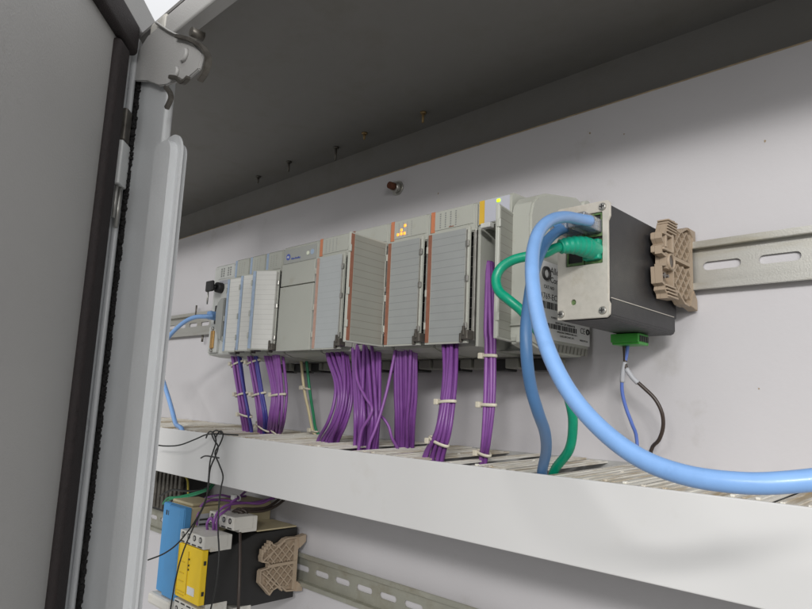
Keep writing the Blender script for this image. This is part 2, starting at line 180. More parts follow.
# ------------------------------------------------------------------ mesh helpers (mm in, metres out)
class MB:
    def __init__(s): s.bm = bmesh.new()
    def box(s, x0, x1, y0, y1, z0, z1, bev=0.0, seg=2, M=None):
        b = bmesh.new(); bmesh.ops.create_cube(b, size=1)
        for v in b.verts:
            v.co = Vector(((x0 + x1) / 2 + v.co.x * (x1 - x0), (y0 + y1) / 2 + v.co.y * (y1 - y0), (z0 + z1) / 2 + v.co.z * (z1 - z0)))
        if bev: bmesh.ops.bevel(b, geom=b.edges[:], offset=bev, segments=seg, affect='EDGES', profile=0.5)
        s.add(b, M); return s
    def add(s, b, M=None):
        if M is not None: b.transform(M)
        me = bpy.data.meshes.new('tmp'); b.to_mesh(me); b.free(); s.bm.from_mesh(me); bpy.data.meshes.remove(me)
    def prism(s, pts, axis, a, b2, holes=(), bev=0, M=None):
        """pts 2D outline extruded along axis from a to b2. axis x: pts=(y,z); y: (x,z); z: (x,y)"""
        def P(p, t):
            return {'x': (t, p[0], p[1]), 'y': (p[0], t, p[1]), 'z': (p[0], p[1], t)}[axis]
        loops = [list(pts)] + [list(h) for h in holes]
        b = bmesh.new(); va = []; vb = []
        for L in loops:
            va += [b.verts.new(P(p, a)) for p in L]; vb += [b.verts.new(P(p, b2)) for p in L]
        for tri in tessellate_polygon([[Vector((p[0], p[1], 0)) for p in L] for L in loops]):
            try: b.faces.new([va[i] for i in tri]); b.faces.new([vb[i] for i in reversed(tri)])
            except ValueError: pass
        k = 0
        for L in loops:
            n = len(L)
            for i in range(n):
                j = (i + 1) % n
                b.faces.new([va[k + i], va[k + j], vb[k + j], vb[k + i]])
            k += n
        bmesh.ops.recalc_face_normals(b, faces=b.faces[:])
        if bev:
            es = [e for e in b.edges if len(e.link_faces) == 2 and e.calc_face_angle(0) > 0.6]
            bmesh.ops.bevel(b, geom=es, offset=bev, segments=2 if bev < 3 else 8, affect='EDGES')
        s.add(b, M); return s
    def cyl(s, p0, p1, r0, r1=None, n=20):
        p0 = Vector(p0); p1 = Vector(p1); r1 = r0 if r1 is None else r1
        return s.tube([p0, p1], [r0, r1], n, smooth=False)
    def tube(s, pts, r, n=10, smooth=True, sub=4, flat=None):
        P = [Vector(p) for p in pts]
        if smooth and len(P) > 2: P = spline(P, sub)
        R = r if isinstance(r, (list, tuple)) else [r] * len(P)
        if len(R) != len(P): R = [R[min(len(R) - 1, int(i * len(R) / len(P)))] for i in range(len(P))]
        b = s.bm; rings = []; up = None
        for i, p in enumerate(P):
            t = (P[min(i + 1, len(P) - 1)] - P[max(i - 1, 0)]).normalized()
            if up is None:
                up = Vector((0, 0, 1)) if abs(t.z) < 0.9 else Vector((1, 0, 0))
            u = (up - t * up.dot(t)).normalized(); v = t.cross(u); up = u
            rings.append([b.verts.new(p + (u * math.cos(2 * math.pi * k / n) + v * math.sin(2 * math.pi * k / n)) * R[i]) for k in range(n)])
        for A, B in zip(rings, rings[1:]):
            for k in range(n):
                f = b.faces.new([A[k], A[(k + 1) % n], B[(k + 1) % n], B[k]]); f.smooth = True
        b.faces.new(list(reversed(rings[0]))); b.faces.new(rings[-1])
        return s
    def ring(s, c, nrm, R, r, n=28, m=8, sx=1.0, sy=1.0, u=None):
        """torus; sx, sy stretch along u and v"""
        nrm = Vector(nrm).normalized(); u = Vector(u) if u else (Vector((1, 0, 0)) if abs(nrm.x) < 0.9 else Vector((0, 1, 0)))
        u = (u - nrm * u.dot(nrm)).normalized(); v = nrm.cross(u); c = Vector(c); rg = []
        for i in range(n):
            a = 2 * math.pi * i / n; d = u * math.cos(a) * sx + v * math.sin(a) * sy; cc = c + d * R; dn = d.normalized()
            rg.append([s.bm.verts.new(cc + dn * math.cos(2 * math.pi * k / m) * r + nrm * math.sin(2 * math.pi * k / m) * r * 2.0) for k in range(m)])
        for i in range(n):
            A = rg[i]; B = rg[(i + 1) % n]
            for k in range(m):
                f = s.bm.faces.new([A[k], B[k], B[(k + 1) % m], A[(k + 1) % m]]); f.smooth = True
        return s
    def build(s, name, m, parent=None, M=None):
        if M is not None: s.bm.transform(M)
        off = Vector((0, 0, 0)); p = parent
        while p is not None: off += p.location; p = p.parent
        bmesh.ops.scale(s.bm, vec=(S, S, S), verts=s.bm.verts[:]); bmesh.ops.translate(s.bm, vec=-off, verts=s.bm.verts[:])
        bmesh.ops.recalc_face_normals(s.bm, faces=s.bm.faces[:])
        me = bpy.data.meshes.new(name); s.bm.to_mesh(me); s.bm.free()
        me.materials.append(G[m] if isinstance(m, str) else m)
        o = bpy.data.objects.new(name, me); col.objects.link(o); o.parent = parent
        return o
def spline(P, sub):
    out = []; n = len(P)
    for i in range(n - 1):
        p0 = P[max(i - 1, 0)]; p1 = P[i]; p2 = P[i + 1]; p3 = P[min(i + 2, n - 1)]
        for k in range(sub):
            t = k / sub
            out.append(0.5 * ((2 * p1) + (p2 - p0) * t + (2 * p0 - 5 * p1 + 4 * p2 - p3) * t * t + (3 * p1 - p0 - 3 * p2 + p3) * t ** 3))
    out.append(P[-1]); return out
def tag(o, label=None, cat=None, group=None, kind=None):
    if label: o['label'] = label
    if cat: o['category'] = cat
    if group: o['group'] = group
    if kind: o['kind'] = kind
    return o
def thing(name, loc, label, cat, group=None):
    o = bpy.data.objects.new(name, None); col.objects.link(o); o.location = Vector(loc) * S; o.empty_display_size = 0.01
    return tag(o, label, cat, group)
def struct(mb, name, m): return tag(mb.build(name, m), kind='structure')
def text(name, body, origin, ux, uy, size, m, parent, thick=0.15, align='LEFT'):
    """lettering as a thin mesh: origin in mm, ux = reading direction, uy = up direction"""
    c = bpy.data.curves.new('tmp', 'FONT'); c.body = body; c.size = size; c.extrude = thick; c.align_x = align
    c.resolution_u = 2
    o = bpy.data.objects.new('tmp', c); col.objects.link(o)
    dg = bpy.context.evaluated_depsgraph_get(); me = bpy.data.meshes.new_from_object(o.evaluated_get(dg))
    bpy.data.objects.remove(o); bpy.data.curves.remove(c)
    b = MB(); b.bm.from_mesh(me); bpy.data.meshes.remove(me)
    ux = Vector(ux).normalized(); uy = Vector(uy).normalized(); uz = ux.cross(uy)
    T = Matrix.Identity(4)
    for i in range(3): T[i][0] = ux[i]; T[i][1] = uy[i]; T[i][2] = uz[i]; T[i][3] = origin[i]
    return b.build(name, m, parent, T)
def slot_pts(x0, x1, z0, z1, n=6):
    r = (z1 - z0) / 2; zc = (z0 + z1) / 2; out = []
    for k in range(n + 1):
        a = -math.pi / 2 + math.pi * k / n; out.append((x1 - r + r * math.cos(a), zc + r * math.sin(a)))
    for k in range(n + 1):
        a = math.pi / 2 + math.pi * k / n; out.append((x0 + r + r * math.cos(a), zc + r * math.sin(a)))
    return out
def circ(x, z, r, n=14): return [(x + r * math.cos(2 * math.pi * k / n), z + r * math.sin(2 * math.pi * k / n)) for k in range(n)]

# ------------------------------------------------------------------ the setting: mounting plate and cabinet shell
struct(MB().box(-1500, 420, 0, 3, -520, 252), 'wall', 'wall')
b = MB(); b.box(-1500, 420, -0.4, 3.4, 252, 253.0); struct(b, 'wall_edge', 'edge')
struct(MB().box(-1500, 420, 25, 28, -520, 306), 'back_panel', 'ceil')
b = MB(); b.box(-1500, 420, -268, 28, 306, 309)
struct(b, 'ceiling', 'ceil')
# bolt through the plate and small screw tips hanging from the roof
t = thing('bolt', (-479, 0, 232), 'rusty tipped bolt with round washer on the upper wall above the modules', 'bolt')
MB().cyl((-479, 0, 232), (-479, -1.5, 232), 8, n=28).build('washer', 'zinc', t)
b = MB(); b.cyl((-479, -1.5, 232), (-479, -7, 232), 6.5, 6.0, n=6); b.build('nut', 'zinc', t)
MB().cyl((-479, -7, 232), (-479, -13.5, 232), 4.2, 3.8, n=16).build('rusty_tip', 'rust', t)
for i, (x, y, L) in enumerate([(-440, -6, 12), (-528, -10, 8), (-586, -4, 17), (-672, -12, 14), (-753, -6, 10)]):
    lab = ['brass coloured screw tip under the cabinet roof, nearest the camera', 'small brownish screw tip under the cabinet roof, second from the right',
           'long dark screw tip under the cabinet roof, middle one of five', 'dark screw tip under the cabinet roof, second from the grey post', 'tiny screw tip under the cabinet roof, closest to the grey post'][i]
    b = MB(); b.cyl((x, y, 306), (x, y, 306 - L), 1.6, 1.2, n=10); b.cyl((x, y, 306), (x, y, 304), 3.6, 3.2, n=6)
    tag(b.build('screw', 'brassy' if i < 2 else 'dull'), lab, 'screw', 'screw tips through the cabinet roof')
# dry specks on the plate
b = MB()
for x, z, r in [(-119.5, 189.5, 0.9), (-221, 222.8, 0.6), (-251, 232, 0.8), (-130, 20, 0.5), (-95, 60, 0.6), (-420, 214, 0.8)]:
    b.prism([(x + r * random.uniform(.6, 1.3) * math.cos(a), z + r * random.uniform(.6, 1.6) * math.sin(a)) for a in [k * 0.785 for k in range(8)]], 'y', -0.25, 0.2)
tag(b.build('dirt', 'edge'), kind='stuff', label='small dark specks of dirt scattered on the pale mounting plate', cat='dirt')

# ------------------------------------------------------------------ cabinet: post, rounded strip, top rail, corner bracket, door ajar
fr = thing('electrical_cabinet', (-500, -265, -400), 'grey steel electrical cabinet standing open, with post, top rail and door ajar at left', 'cabinet')
b = MB(); b.box(-530, -471.5, -266, -259, -400, 288, 2.5, 3); b.build('post', 'frame', fr)
b = MB()
pts = [(-465, -400), (-427, -400), (-427, 172)] + [(-427 - 16 * (1 - math.cos(a)), 172 + 18 * math.sin(a)) for a in [math.pi / 2 * k / 8 for k in range(1, 9)]] + [(-458, 190), (-465, 183)]
b.prism(pts, 'y', -276, -263, bev=5.6); o = b.build('rounded_strip', 'frame', fr)
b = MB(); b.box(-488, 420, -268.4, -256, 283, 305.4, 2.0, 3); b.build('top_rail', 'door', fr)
b = MB(); b.box(-512, -481, -270, -240, 291, 309, 5, 3); b.build('corner_cap', 'tblock', fr)
br = MB(); pts = [(-528, 288), (-508, 296), (-488, 296), (-462, 279), (-423, 256), (-407, 242), (-411, 231), (-428, 229), (-448, 234), (-462, 236), (-476, 240), (-500, 252), (-528, 262)]
br.prism(pts, 'y', -271.5, -268.6, bev=0.8); bk = br.build('corner_bracket', 'door', fr)
b = MB(); b.tube([(-492, -272, 300), (-486, -272.5, 296), (-462, -272.5, 279.5), (-440, -272.5, 266.5), (-421, -272.5, 255.5)], 1.2, 10); b.build('bracket_lip', 'zinc', bk)
def strap(pts, wd, th):
    """bent flat strap: a ribbon of width wd (along y) and thickness th following pts in x,z"""
    P = spline([Vector((p[0], 0, p[1])) for p in pts], 5); up = []; dn = []
    for i, p in enumerate(P):
        t = (P[min(i + 1, len(P) - 1)] - P[max(i - 1, 0)]).normalized(); n_ = Vector((-t.z, 0, t.x)) * th / 2
        up.append((p.x + n_.x, p.z + n_.z)); dn.append((p.x - n_.x, p.z - n_.z))
    return MB().prism(up + dn[::-1], 'y', -275, -275 + wd, bev=0.4)
strap([(-448, 270), (-430, 261), (-412, 250), (-400, 240), (-394, 231), (-397, 223), (-404, 219)], 4.5, 3.0).build('hook', 'dull', bk)
for x, z, r in [(-434, 250, 5.6), (-446, 240, 5.0)]:
    b = MB(); b.cyl((x, -271.4, z), (x, -274, z), r, r * 0.82, n=24); b.build('bolt_head', 'door', bk)
b = MB(); b.cyl((-436, -258, 272), (-436, -268, 272), 3.6, n=16); b.build('bolt_stub', 'dull', bk)
strap([(-452, 238), (-440, 233), (-430, 226), (-421, 227)], 3.5, 3.0).build('clip', 'dull', bk)
strap([(-458, 232), (-450, 225), (-447, 219), (-453, 213)], 3.5, 3.0).build('clip', 'dull', bk)

# torn black seal running down the post edge
b = MB(); L = []; Rr = []; zz = -400
while zz < 286:
    L.append((-538 - random.random() * 2.6, zz)); Rr.append((-529.5 + random.random() * 3.8, zz)); zz += 2.2
for i in range(len(L) - 1):
    y0 = -268.5 - random.random() * 2.2
    b.prism([L[i], Rr[i], Rr[i + 1], L[i + 1]], 'y', y0, -262)
for i in range(1100):
    z = -395 + random.random() * 678; x = -528.5 + random.random() ** 2 * 3.4; s = 0.4 + random.random() * 0.8
    b.box(x - s, x + s, -267.6 - random.random() * 1.6, -265, z - s, z + s)
b.build('torn_seal', 'fuzz', fr)

# door, ajar, seen from inside
DU = Vector((0.754, -0.657, 0)); DN = Vector((0.657, 0.754, 0))    # along the door; out of its inner face
D = Matrix.Identity(4)
for i in range(3): D[i][0] = DU[i]; D[i][1] = DN[i]; D[i][2] = (0, 0, 1)[i]; D[i][3] = (-540, -262, 0)[i]
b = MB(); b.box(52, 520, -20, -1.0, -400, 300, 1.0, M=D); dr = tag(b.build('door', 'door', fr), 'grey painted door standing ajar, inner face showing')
b = MB(); b.box(-8, 34, -22, -2.0, -400, 326, 2.0, M=D); b.build('edge_flange', 'flange', dr)
b = MB(); b.box(14, 19, -2.5, 2.4, -400, 300, 1.8, 3, M=D); b.build('folded_rib', 'flange', dr)
b = MB(); b.box(-24, 520, -22, 2.0, 307, 338, 2.0, M=D); b.build('top_flange', 'door', dr)
gs = []
gk = MB(); gk.box(38, 60.5, -4, 5, -400, 276, 4.0, 4, M=D); gs.append(gk.build('gasket', 'rubber', dr))
gk = MB(); gk.box(26, 520, -4, 6.5, 277, 305, 4.5, 4, M=D); gs.append(gk.build('gasket', 'rubber', dr))
b = MB(); b.box(13, 31, -1, 4.0, 166, 203, 1.2, M=D); b.build('hinge_block', 'label', dr)
b = MB(); b.box(16, 28, -1, 3.6, 204, 232, 1.5, M=D); b.build('hinge_clip', 'dull', dr)
b = MB(); b.cyl(D @ Vector((20, 1.6, 132)), D @ Vector((20, 1.6, 165.5)), 1.9, n=14); b.build('hinge_pin', 'zinc', dr)
b = MB(); b.cyl(D @ Vector((27, 1.4, 138)), D @ Vector((27, 1.4, 165)), 1.5, n=12); b.build('hinge_pin', 'zinc', dr)
for o in gs:
    for p in o.data.polygons: p.use_smooth = True

# ------------------------------------------------------------------ DIN rails
def din_rail(x0, x1, zc, m, first, pitch, sl, label):
    b = MB(); w = 17.5
    holes = []; x = first
    while x > x0 + sl: x -= pitch
    while x + sl < x1:
        holes.append(slot_pts(x, x + sl, zc - 3.1, zc + 3.1)); x += pitch
    b.prism([(x0, zc - 12.5), (x1, zc - 12.5), (x1, zc + 12.5), (x0, zc + 12.5)], 'y', -2.2, -1.0, holes=holes)
    for sg in (1, -1):
        pr = [(-1.0, 12.5), (-1.0, 14.0), (-6.6, 14.0), (-6.6, 17.5), (-8.0, 17.5), (-8.0, 12.6), (-2.2, 12.6)]
        b.prism([(y, zc + sg * z) for y, z in pr], 'x', x0, x1, bev=0.35)
    o = b.build('din_rail', m); tag(o, label, 'rail', 'slotted mounting rails'); return o
din_rail(-1300, 330, 106, 'rail', -162.3, 36.2, 25.2, 'upper slotted metal mounting rail, running behind the modules and past the tan clamp')
din_rail(-1300, 200, -185.5, 'raildark', -613.8, 34.2, 23.5, 'lower slotted metal mounting rail below the white duct, beside the black relay')
b = MB(); b.cyl((-893, -8, 118), (-893, -8, 134), 1.3); tag(b.build('screw', 'dull'), 'thin dark pin standing on top of the upper rail at far left', 'screw')
b = MB(); b.cyl((-866, -8, 88), (-866, -8, 78), 1.6); tag(b.build('screw', 'dull'), 'short dark pin hanging below the upper rail at far left', 'screw')

# ------------------------------------------------------------------ wire duct
du = thing('wire_duct', (-400, 0, -86), 'long white plastic wire duct with slotted dirty top running the width of the wall', 'wire duct')
DF, DT, DR_ = -127.0, -39.0, -35.5
b = MB(); b.box(-1300, 330, DF, DF + 1.8, -86, DT + 1.2, 0.7); b.build('front_cover', 'duct', du)
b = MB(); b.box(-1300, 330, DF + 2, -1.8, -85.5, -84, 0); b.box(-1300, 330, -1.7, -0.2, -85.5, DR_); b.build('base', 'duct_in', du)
b = MB(); tilt = math.atan2(DR_ - DT, 125)
x = -1290.0; k = 0
random.seed(11)
gaps = [(-622, -600), (-605, -598), (-576, -562), (-480, -462), (-420, -400), (-397, -384), (-326, -308), (-290, -274), (-224, -218), (-236, -226)]
while x < 330:
    wd = 19.5; tw = random.uniform(-1.6, 1.6); dz = random.uniform(-0.9, 0.7)
    x0 = x; x1 = x + wd
    # narrow the finger where a bundle pushes it aside
    for g0, g1 in gaps:
        if x0 < g1 and x1 > g0:
            if (g0 + g1) / 2 > (x0 + x1) / 2: x1 = min(x1, max(x0 + 5, g0))
            else: x0 = max(x0, min(x1 - 5, g1))
    T = Matrix.Translation((0, 0, DR_)) @ Matrix.Rotation(tilt, 4, 'X')
    b.prism([(x0 + tw, -DF * -1 + 4.5), (x1 + tw, DF + 4.5), (x1, -2), (x0, -2)], 'z', dz - 1.3, dz, M=T)
    # raised ribs on each finger and the snap bumps near the cover
    n = max(1, int((x1 - x0) / 6))
    for q in range(n):
        rx = x0 + (q + 0.5) * (x1 - x0) / n
        b.box(rx - 0.7, rx + 0.7, -119, -6, dz, dz + 0.4, M=T)
    if x1 - x0 > 12:
        for rx in (x0 + 4, x1 - 4): b.box(rx - 1.1 + tw, rx + 1.1 + tw, DF + 7, DF + 9.5, dz, dz + 1.2, 0.3, 1, M=T)
        b.box((x0 + x1) / 2 - 1 , (x0 + x1) / 2 + 1, -62, -60, dz, dz + 1.1, 0.3, 1, M=T)
    x += 22.6 + random.uniform(-0.4, 0.4)
b.box(-1300, 330, DF + 1.9, DF + 4.4, DT - 2.2, DT + 0.2, 0)
b.build('slotted_top', 'duct_top', du)

# ------------------------------------------------------------------ controller and I/O modules
def body_mb(x0, x1, yf, zt=157, zb=46):
    b = MB()
    pr = [(yf, zt - 24), (yf, zt - 2.5), (yf + 3, zt), (-30, zt + 1.5), (-12, zt), (-9, zt - 8), (-9, zb - 2), (-30, zb - 4), (yf + 20, zb - 2), (yf + 10, zb + 1), (yf + 10, zt - 24)]
    b.prism(pr, 'x', x0 + 0.5, x1 - 0.5, bev=0.9); return b
def feet(x0, x1, parent):
    b = MB(); xc = (x0 + x1) / 2
    b.box(xc - 9, xc + 9, -26, -10, 31, 41, 1); b.build('rail_latch', 'black', parent)
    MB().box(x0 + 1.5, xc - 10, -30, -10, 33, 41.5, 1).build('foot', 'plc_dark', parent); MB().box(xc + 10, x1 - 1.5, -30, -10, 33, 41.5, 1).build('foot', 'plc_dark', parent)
def print_grid(x0, x1, z0, z1, y, nx, nz, parent, m='ink_grey', s=0.5):
    b = MB()
    for i in range(nx):
        for j in range(nz):
            cx_ = x0 + (x1 - x0) * (i + 0.5) / nx; cz = z0 + (z1 - z0) * (j + 0.5) / nz
            b.box(cx_ - s * 1.3, cx_ + s * 1.1, y - 0.12, y + 0.2, cz - s, cz + s * 0.9)
    return b.build('legend_print', m, parent)
def cover(hx, yf, width, ang, ztop, zbot, m, stripe, parent, sw=4.2):
    """terminal cover hinged at its right edge hx, swung out by ang degrees; stripe on its free (left) edge"""
    a = math.radians(ang)
    T = Matrix.Translation((hx, yf, 0)) @ Matrix.Rotation(a, 4, 'Z')    # local -x runs from hinge to free edge
    root = MB().box(-width, 0, -1.6, 1.2, zbot, ztop, 0.5, M=T).build('terminal_cover', 'plc', parent)
    MB().box(-width + sw + 0.8, -3.4, -1.95, -1.2, zbot + 1.5, ztop - 1.5, M=T).build('label_strip', m, root)
    MB().box(-width + 0.7, -width + sw, -2.05, -1.2, zbot + 1.5, ztop - 1.5, M=T).build('colour_stripe', stripe, root)
    for z in (ztop - 14, (ztop + zbot) / 2 + 4, zbot + 13): MB().box(-2.6, 0.6, -3.2, -1.4, z - 2.6, z + 2.6, 0.7, M=T).build('hinge_clip', 'zinc', root)
    MB().box(-2.2, -1.2, -2.4, -1.4, zbot + 2, ztop - 3, M=T).build('hinge_rod', 'zinc', root)
    for z in (ztop - 14, (ztop + zbot) / 2 - 4, zbot + 15): MB().box(-width - 0.8, -width + 0.8, -3, 0, z - 3, z + 3, 0.5, M=T).build('latch_tab', 'plc', root)
    return root
def catch(x, yf, z, parent):
    b = MB(); b.box(x - 3, x + 3.5, yf - 5, yf + 4, z - 4, z + 3, 0.8); b.box(x - 5.5, x - 3.5, yf - 4, yf + 2, z - 6, z + 1, 0.5); b.box(x - 1, x + 1, yf - 6.2, yf - 4.5, z - 1, z + 6, 0.4)
    b.build('release_catch', 'dull', parent)
def recess(x0, x1, yf, parent):
    b = MB(); b.box(x0 + 3, x1 - 5, yf + 12, yf + 60, 50, 134, 0.5)
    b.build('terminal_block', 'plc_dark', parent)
    b = MB()
    for j in range(10):
        z = 52 + j * 8.2; b.box(x0 + 5, x1 - 3, yf + 9.5, yf + 13.5, z, z + 8.0, 0.5)
    b.build('terminal_row', 'dark', parent)
PL = -90.0
GI = 'modules in the grey control row'
# 1. controller
c = thing('controller', (-670, -10, 46), 'pale controller at the left end of the module row, key in its switch', 'controller')
b = MB(); b.prism([(-88, 48), (-88, 152), (-85, 156), (-12, 156), (-9, 150), (-9, 46), (-70, 46)], 'x', -699, -650.5, bev=1.0); b.build('body', 'plc_white', c)
b = MB(); b.box(-704, -699.3, -66, -12, 50, 108, 1); b.build('end_bracket', 'zinc', c)
b = MB(); b.box(-689, -654, -88.5, -87.5, 138, 153); w1 = b.build('status_window', 'plc_white', c)
for i, cx_ in enumerate((-679, -664)):
    print_grid(cx_ - 5, cx_ + 5, 140, 151, -88.6, 2, 4, w1, 'ink_grey', 1.0)
b = MB(); b.box(-685, -656, -88.5, -87.6, 131, 136); b.build('grey_label', 'grey_l', c)
k = thing('key_switch', (-684, -88, 124), 'black key in the mode switch of the pale controller with wire ring', 'key')
b = MB(); b.cyl((-680, -88, 127), (-680, -95, 127), 6.5, 6, n=18); b.build('switch_collar', 'dark', k)
b = MB(); b.box(-692, -676, -103, -99, 121, 134, 1.8, 2); b.cyl((-680, -95, 127), (-680, -99.2, 127), 3); b.build('key_bow', 'black', k)
b = MB(); b.ring((-687, -101, 114), (0.6, 1, 0), 7.5, 0.45, n=26, m=6, sx=0.6); b.build('key_ring', 'zinc', k)
b = MB(); b.box(-686.5, -675, -91, -87, 84, 106, 0.8); b.build('network_port', 'dark', c)
b = MB(); b.box(-694.5, -674.5, -91.5, -87, 50, 81, 1.2); sp_ = b.build('serial_port', 'plc_white', c)
b = MB(); b.box(-688, -680, -93.2, -91, 55, 76, 1.5, 3); b.build('contact_shell', 'gold', sp_)
b = MB(); b.cyl((-684, -94, 78.6), (-684, -91, 78.6), 2.0, n=12); b.build('port_screw', 'zinc', sp_); b = MB(); b.cyl((-684, -94, 52.6), (-684, -91, 52.6), 2.0, n=12); b.build('port_screw', 'zinc', sp_)
b = MB()
b.prism([(-672, 78), (-664, 66), (-656, 62), (-656, 112), (-664, 112), (-670, 108), (-673, 98)], 'y', -97, -88, bev=1.0); b.build('hinged_flap', 'panel', c)
# 2-4. blue striped input modules, covers ajar
xs = [-649.5, -618, -586.2, -554.6]
lab3 = ['blue striped input module next to the pale controller, cover ajar', 'middle one of the three blue striped input modules, cover ajar', 'blue striped input module beside the plain power supply, cover fully in view']
for i in range(3):
    x0, x1 = xs[i], xs[i + 1]
    t = thing('input_module', ((x0 + x1) / 2, -10, 46), lab3[i], 'input module', GI)
    body_mb(x0, x1, PL, 157).build('body', 'plc', t); recess(x0, x1, PL, t); feet(x0, x1, t)
    b = MB(); b.box(x0 + 5.5, x1 - 2, PL - 0.5, PL + 0.5, 136, 154.5); hp = b.build('header_panel', 'plc', t)
    b = MB(); b.box(x0 + 1.4, x0 + 5.4, PL - 0.6, PL + 0.5, 135, 155); b.build('header_stripe', 'blue_s', t)
    print_grid(x0 + 8, x1 - 9, 139, 152, PL - 0.55, 3, 6, hp, 'panel', 0.5)
    cover(x1 - 1.0, PL - 1.5, 30.5, (10, 16, 31)[i], 133.5, 49, 'cover_white', 'blue_s', t, 4.0)
    catch(x1 - 3, PL - 2, 53, t)
# 5. power supply
t = thing('power_supply', (-524, -10, 46), 'plain pale power supply with closed front doors and round blue emblem', 'power supply')
b = body_mb(-554.6, -493.9, PL, 158); b.build('body', 'plc', t); feet(-554, -494, t)
b = MB(); b.box(-552.5, -497.5, PL - 0.5, PL + 0.5, 139, 154); pn = b.build('header_panel', 'panel', t)
b = MB(); b.cyl((-544.5, PL - 0.9, 146), (-544.5, PL - 0.3, 146), 3.3, n=20); b.build('emblem', 'ink_blue', t)
text('brand_lettering', 'AB', (-546.8, PL - 1.0, 144.7), (1, 0, 0), (0, 0, 1), 3.4, 'label', t)
text('brand_lettering', 'Allen-Bradley', (-539.4, PL - 0.7, 142.6), (1, 0, 0), (0, 0, 1), 2.9, 'ink_blue', t)
b = MB(); b.cyl((-511, PL - 1.1, 146), (-511, PL - 0.3, 146), 2.0, n=16); b.build('indicator', 'led_off', t)
b = MB(); b.cyl((-504, PL - 0.8, 146.5), (-504, PL - 0.3, 146.5), 2.8, n=16); b.build('printed_mark', 'blue_s', t)
MB().box(-553.6, -497.5, PL - 1.4, PL + 4, 115.2, 138.2, 0.6).build('upper_door', 'plc', t)
MB().box(-553.6, -497.5, PL - 1.8, PL + 4, 48, 114.2, 0.6).build('lower_door', 'plc', t)
MB().box(-497.2, -494.8, PL - 0.5, PL + 4, 48, 138, 0.5).build('side_strip', 'panel', t)
# 6-9. orange striped modules
om = [(-493.6, -446.2, 'cover_pale', 'orange_p', 0, 'pale faced output module with faded orange stripe, right of the power supply'),
      (-446.0, -394.2, 'cover_open', 'orange_s', 94, 'orange striped output module with its cover swung wide open towards the front'),
      (-394.0, -347.0, 'cover', 'orange_s', 0, 'orange striped output module with glowing orange lamps in its header'),
      (-346.8, -298.0, 'cover', 'orange_s', 0, 'orange striped output module with printed header and unlit lamps, beside the yellow striped one')]
for i, (x0, x1, cm, stp, ang, lab) in enumerate(om):
    t = thing('output_module', ((x0 + x1) / 2, -10, 46), lab, 'output module', GI)
    body_mb(x0, x1, PL, 158.5).build('body', 'plc', t); recess(x0, x1, PL, t); feet(x0, x1, t)
    b = MB(); b.box(x0 + 5.8, x1 - 3.5, PL - 0.5, PL + 0.5, 141, 156.5); hp = b.build('header_panel', 'plc', t)
    b = MB(); b.box(x0 + 1.6, x0 + 5.6, PL - 0.7, PL + 0.5, 139.5, 157); b.build('header_stripe', 'orange_h' if i != 1 else 'orange_s', t)
    if i in (0, 2, 3): print_grid(x0 + 9, x1 - 18, 142, 155, PL - 0.55, 4, 7, hp, 'ink_grey' if i == 3 else 'panel', 0.55)
    if i == 3:
        b = MB(); b.box(x0 + 21, x0 + 26, PL - 0.7, PL, 141.6, 142.3); b.build('printed_mark', 'orange_s', hp)
    if i == 2:
        b = MB()
        for lx, lz in [(-383.6, 144.5), (-379.6, 144.8), (-375.8, 144.6), (-379.4, 148.0), (-375.4, 151.4)]:
            b.box(lx - 1.25, lx + 1.25, PL - 1.1, PL - 0.3, lz - 1.2, lz + 1.2, 0.3, 1)
        tag(b.build('status_lamps', 'led_o', t), 'glowing orange status lamps')
    hx = x1 - 2.0 if ang else x1 - 4.6
    cover(hx, PL - 1.5, 45.5 if ang else (x1 - x0 - 6), ang, 138.5, 47.5, cm, stp, t)
    b = MB(); b.box(x1 - 3.4, x1 - 0.8, PL + 0.5, PL + 9, 50, 137, 0.4); b.build('side_strip', 'zinc' if i else 'plc', t)
    catch(x1 - 4.4, PL - 2, 54, t)
# 10. yellow striped module, cover open, wires showing
t = thing('output_module', (-281, -10, 46), 'yellow striped module with green lamp and open cover, at the right end of the row', 'output module', GI)
x0, x1 = -297.8, -265.6
b = MB()
b.prism([(PL, 137.5), (PL, 156.5), (PL + 3, 159.5), (-30, 161), (-12, 159), (-9, 150), (-9, 44), (-60, 44), (PL + 42, 48), (PL + 42, 137.5)], 'x', x0 + 0.5, x1 - 0.5, bev=0.9)
b.box(x0 + 0.5, x0 + 3, PL + 1, PL + 44, 45, 137.4, 0.4); b.build('body', 'plc', t); feet(x0, x1, t)
b = MB()
for j in range(9): b.box(x0 + 6, x1 - 6, PL + 34, PL + 41.8, 55 + j * 8.4, 60.5 + j * 8.4, 0.8)
b.build('terminal_row', 'dark', t)
MB().box(x0 + 7.5, x1 - 2.0, PL - 0.6, PL + 0.4, 139, 157).build('header_panel', 'panel_lilac', t)
MB().box(x0 + 2.6, x0 + 7.3, PL - 0.7, PL + 0.4, 138.5, 157).build('header_stripe', 'yellow_s', t)
b = MB(); b.box(-279, -275.6, PL - 1.5, PL - 0.4, 153.0, 155.6, 0.5, 1); tag(b.build('status_lamp', 'led_g', t), 'glowing yellow green lamp')
b = MB(); b.box(-290, -281, PL - 6, PL - 0.5, 133.5, 137.3, 0.6); b.build('latch_tab', 'plc_white', t)
cover(x1 + 0.2, PL + 2.0, 28, 101, 142, 47, 'cover_open', 'plc', t, 2.0)
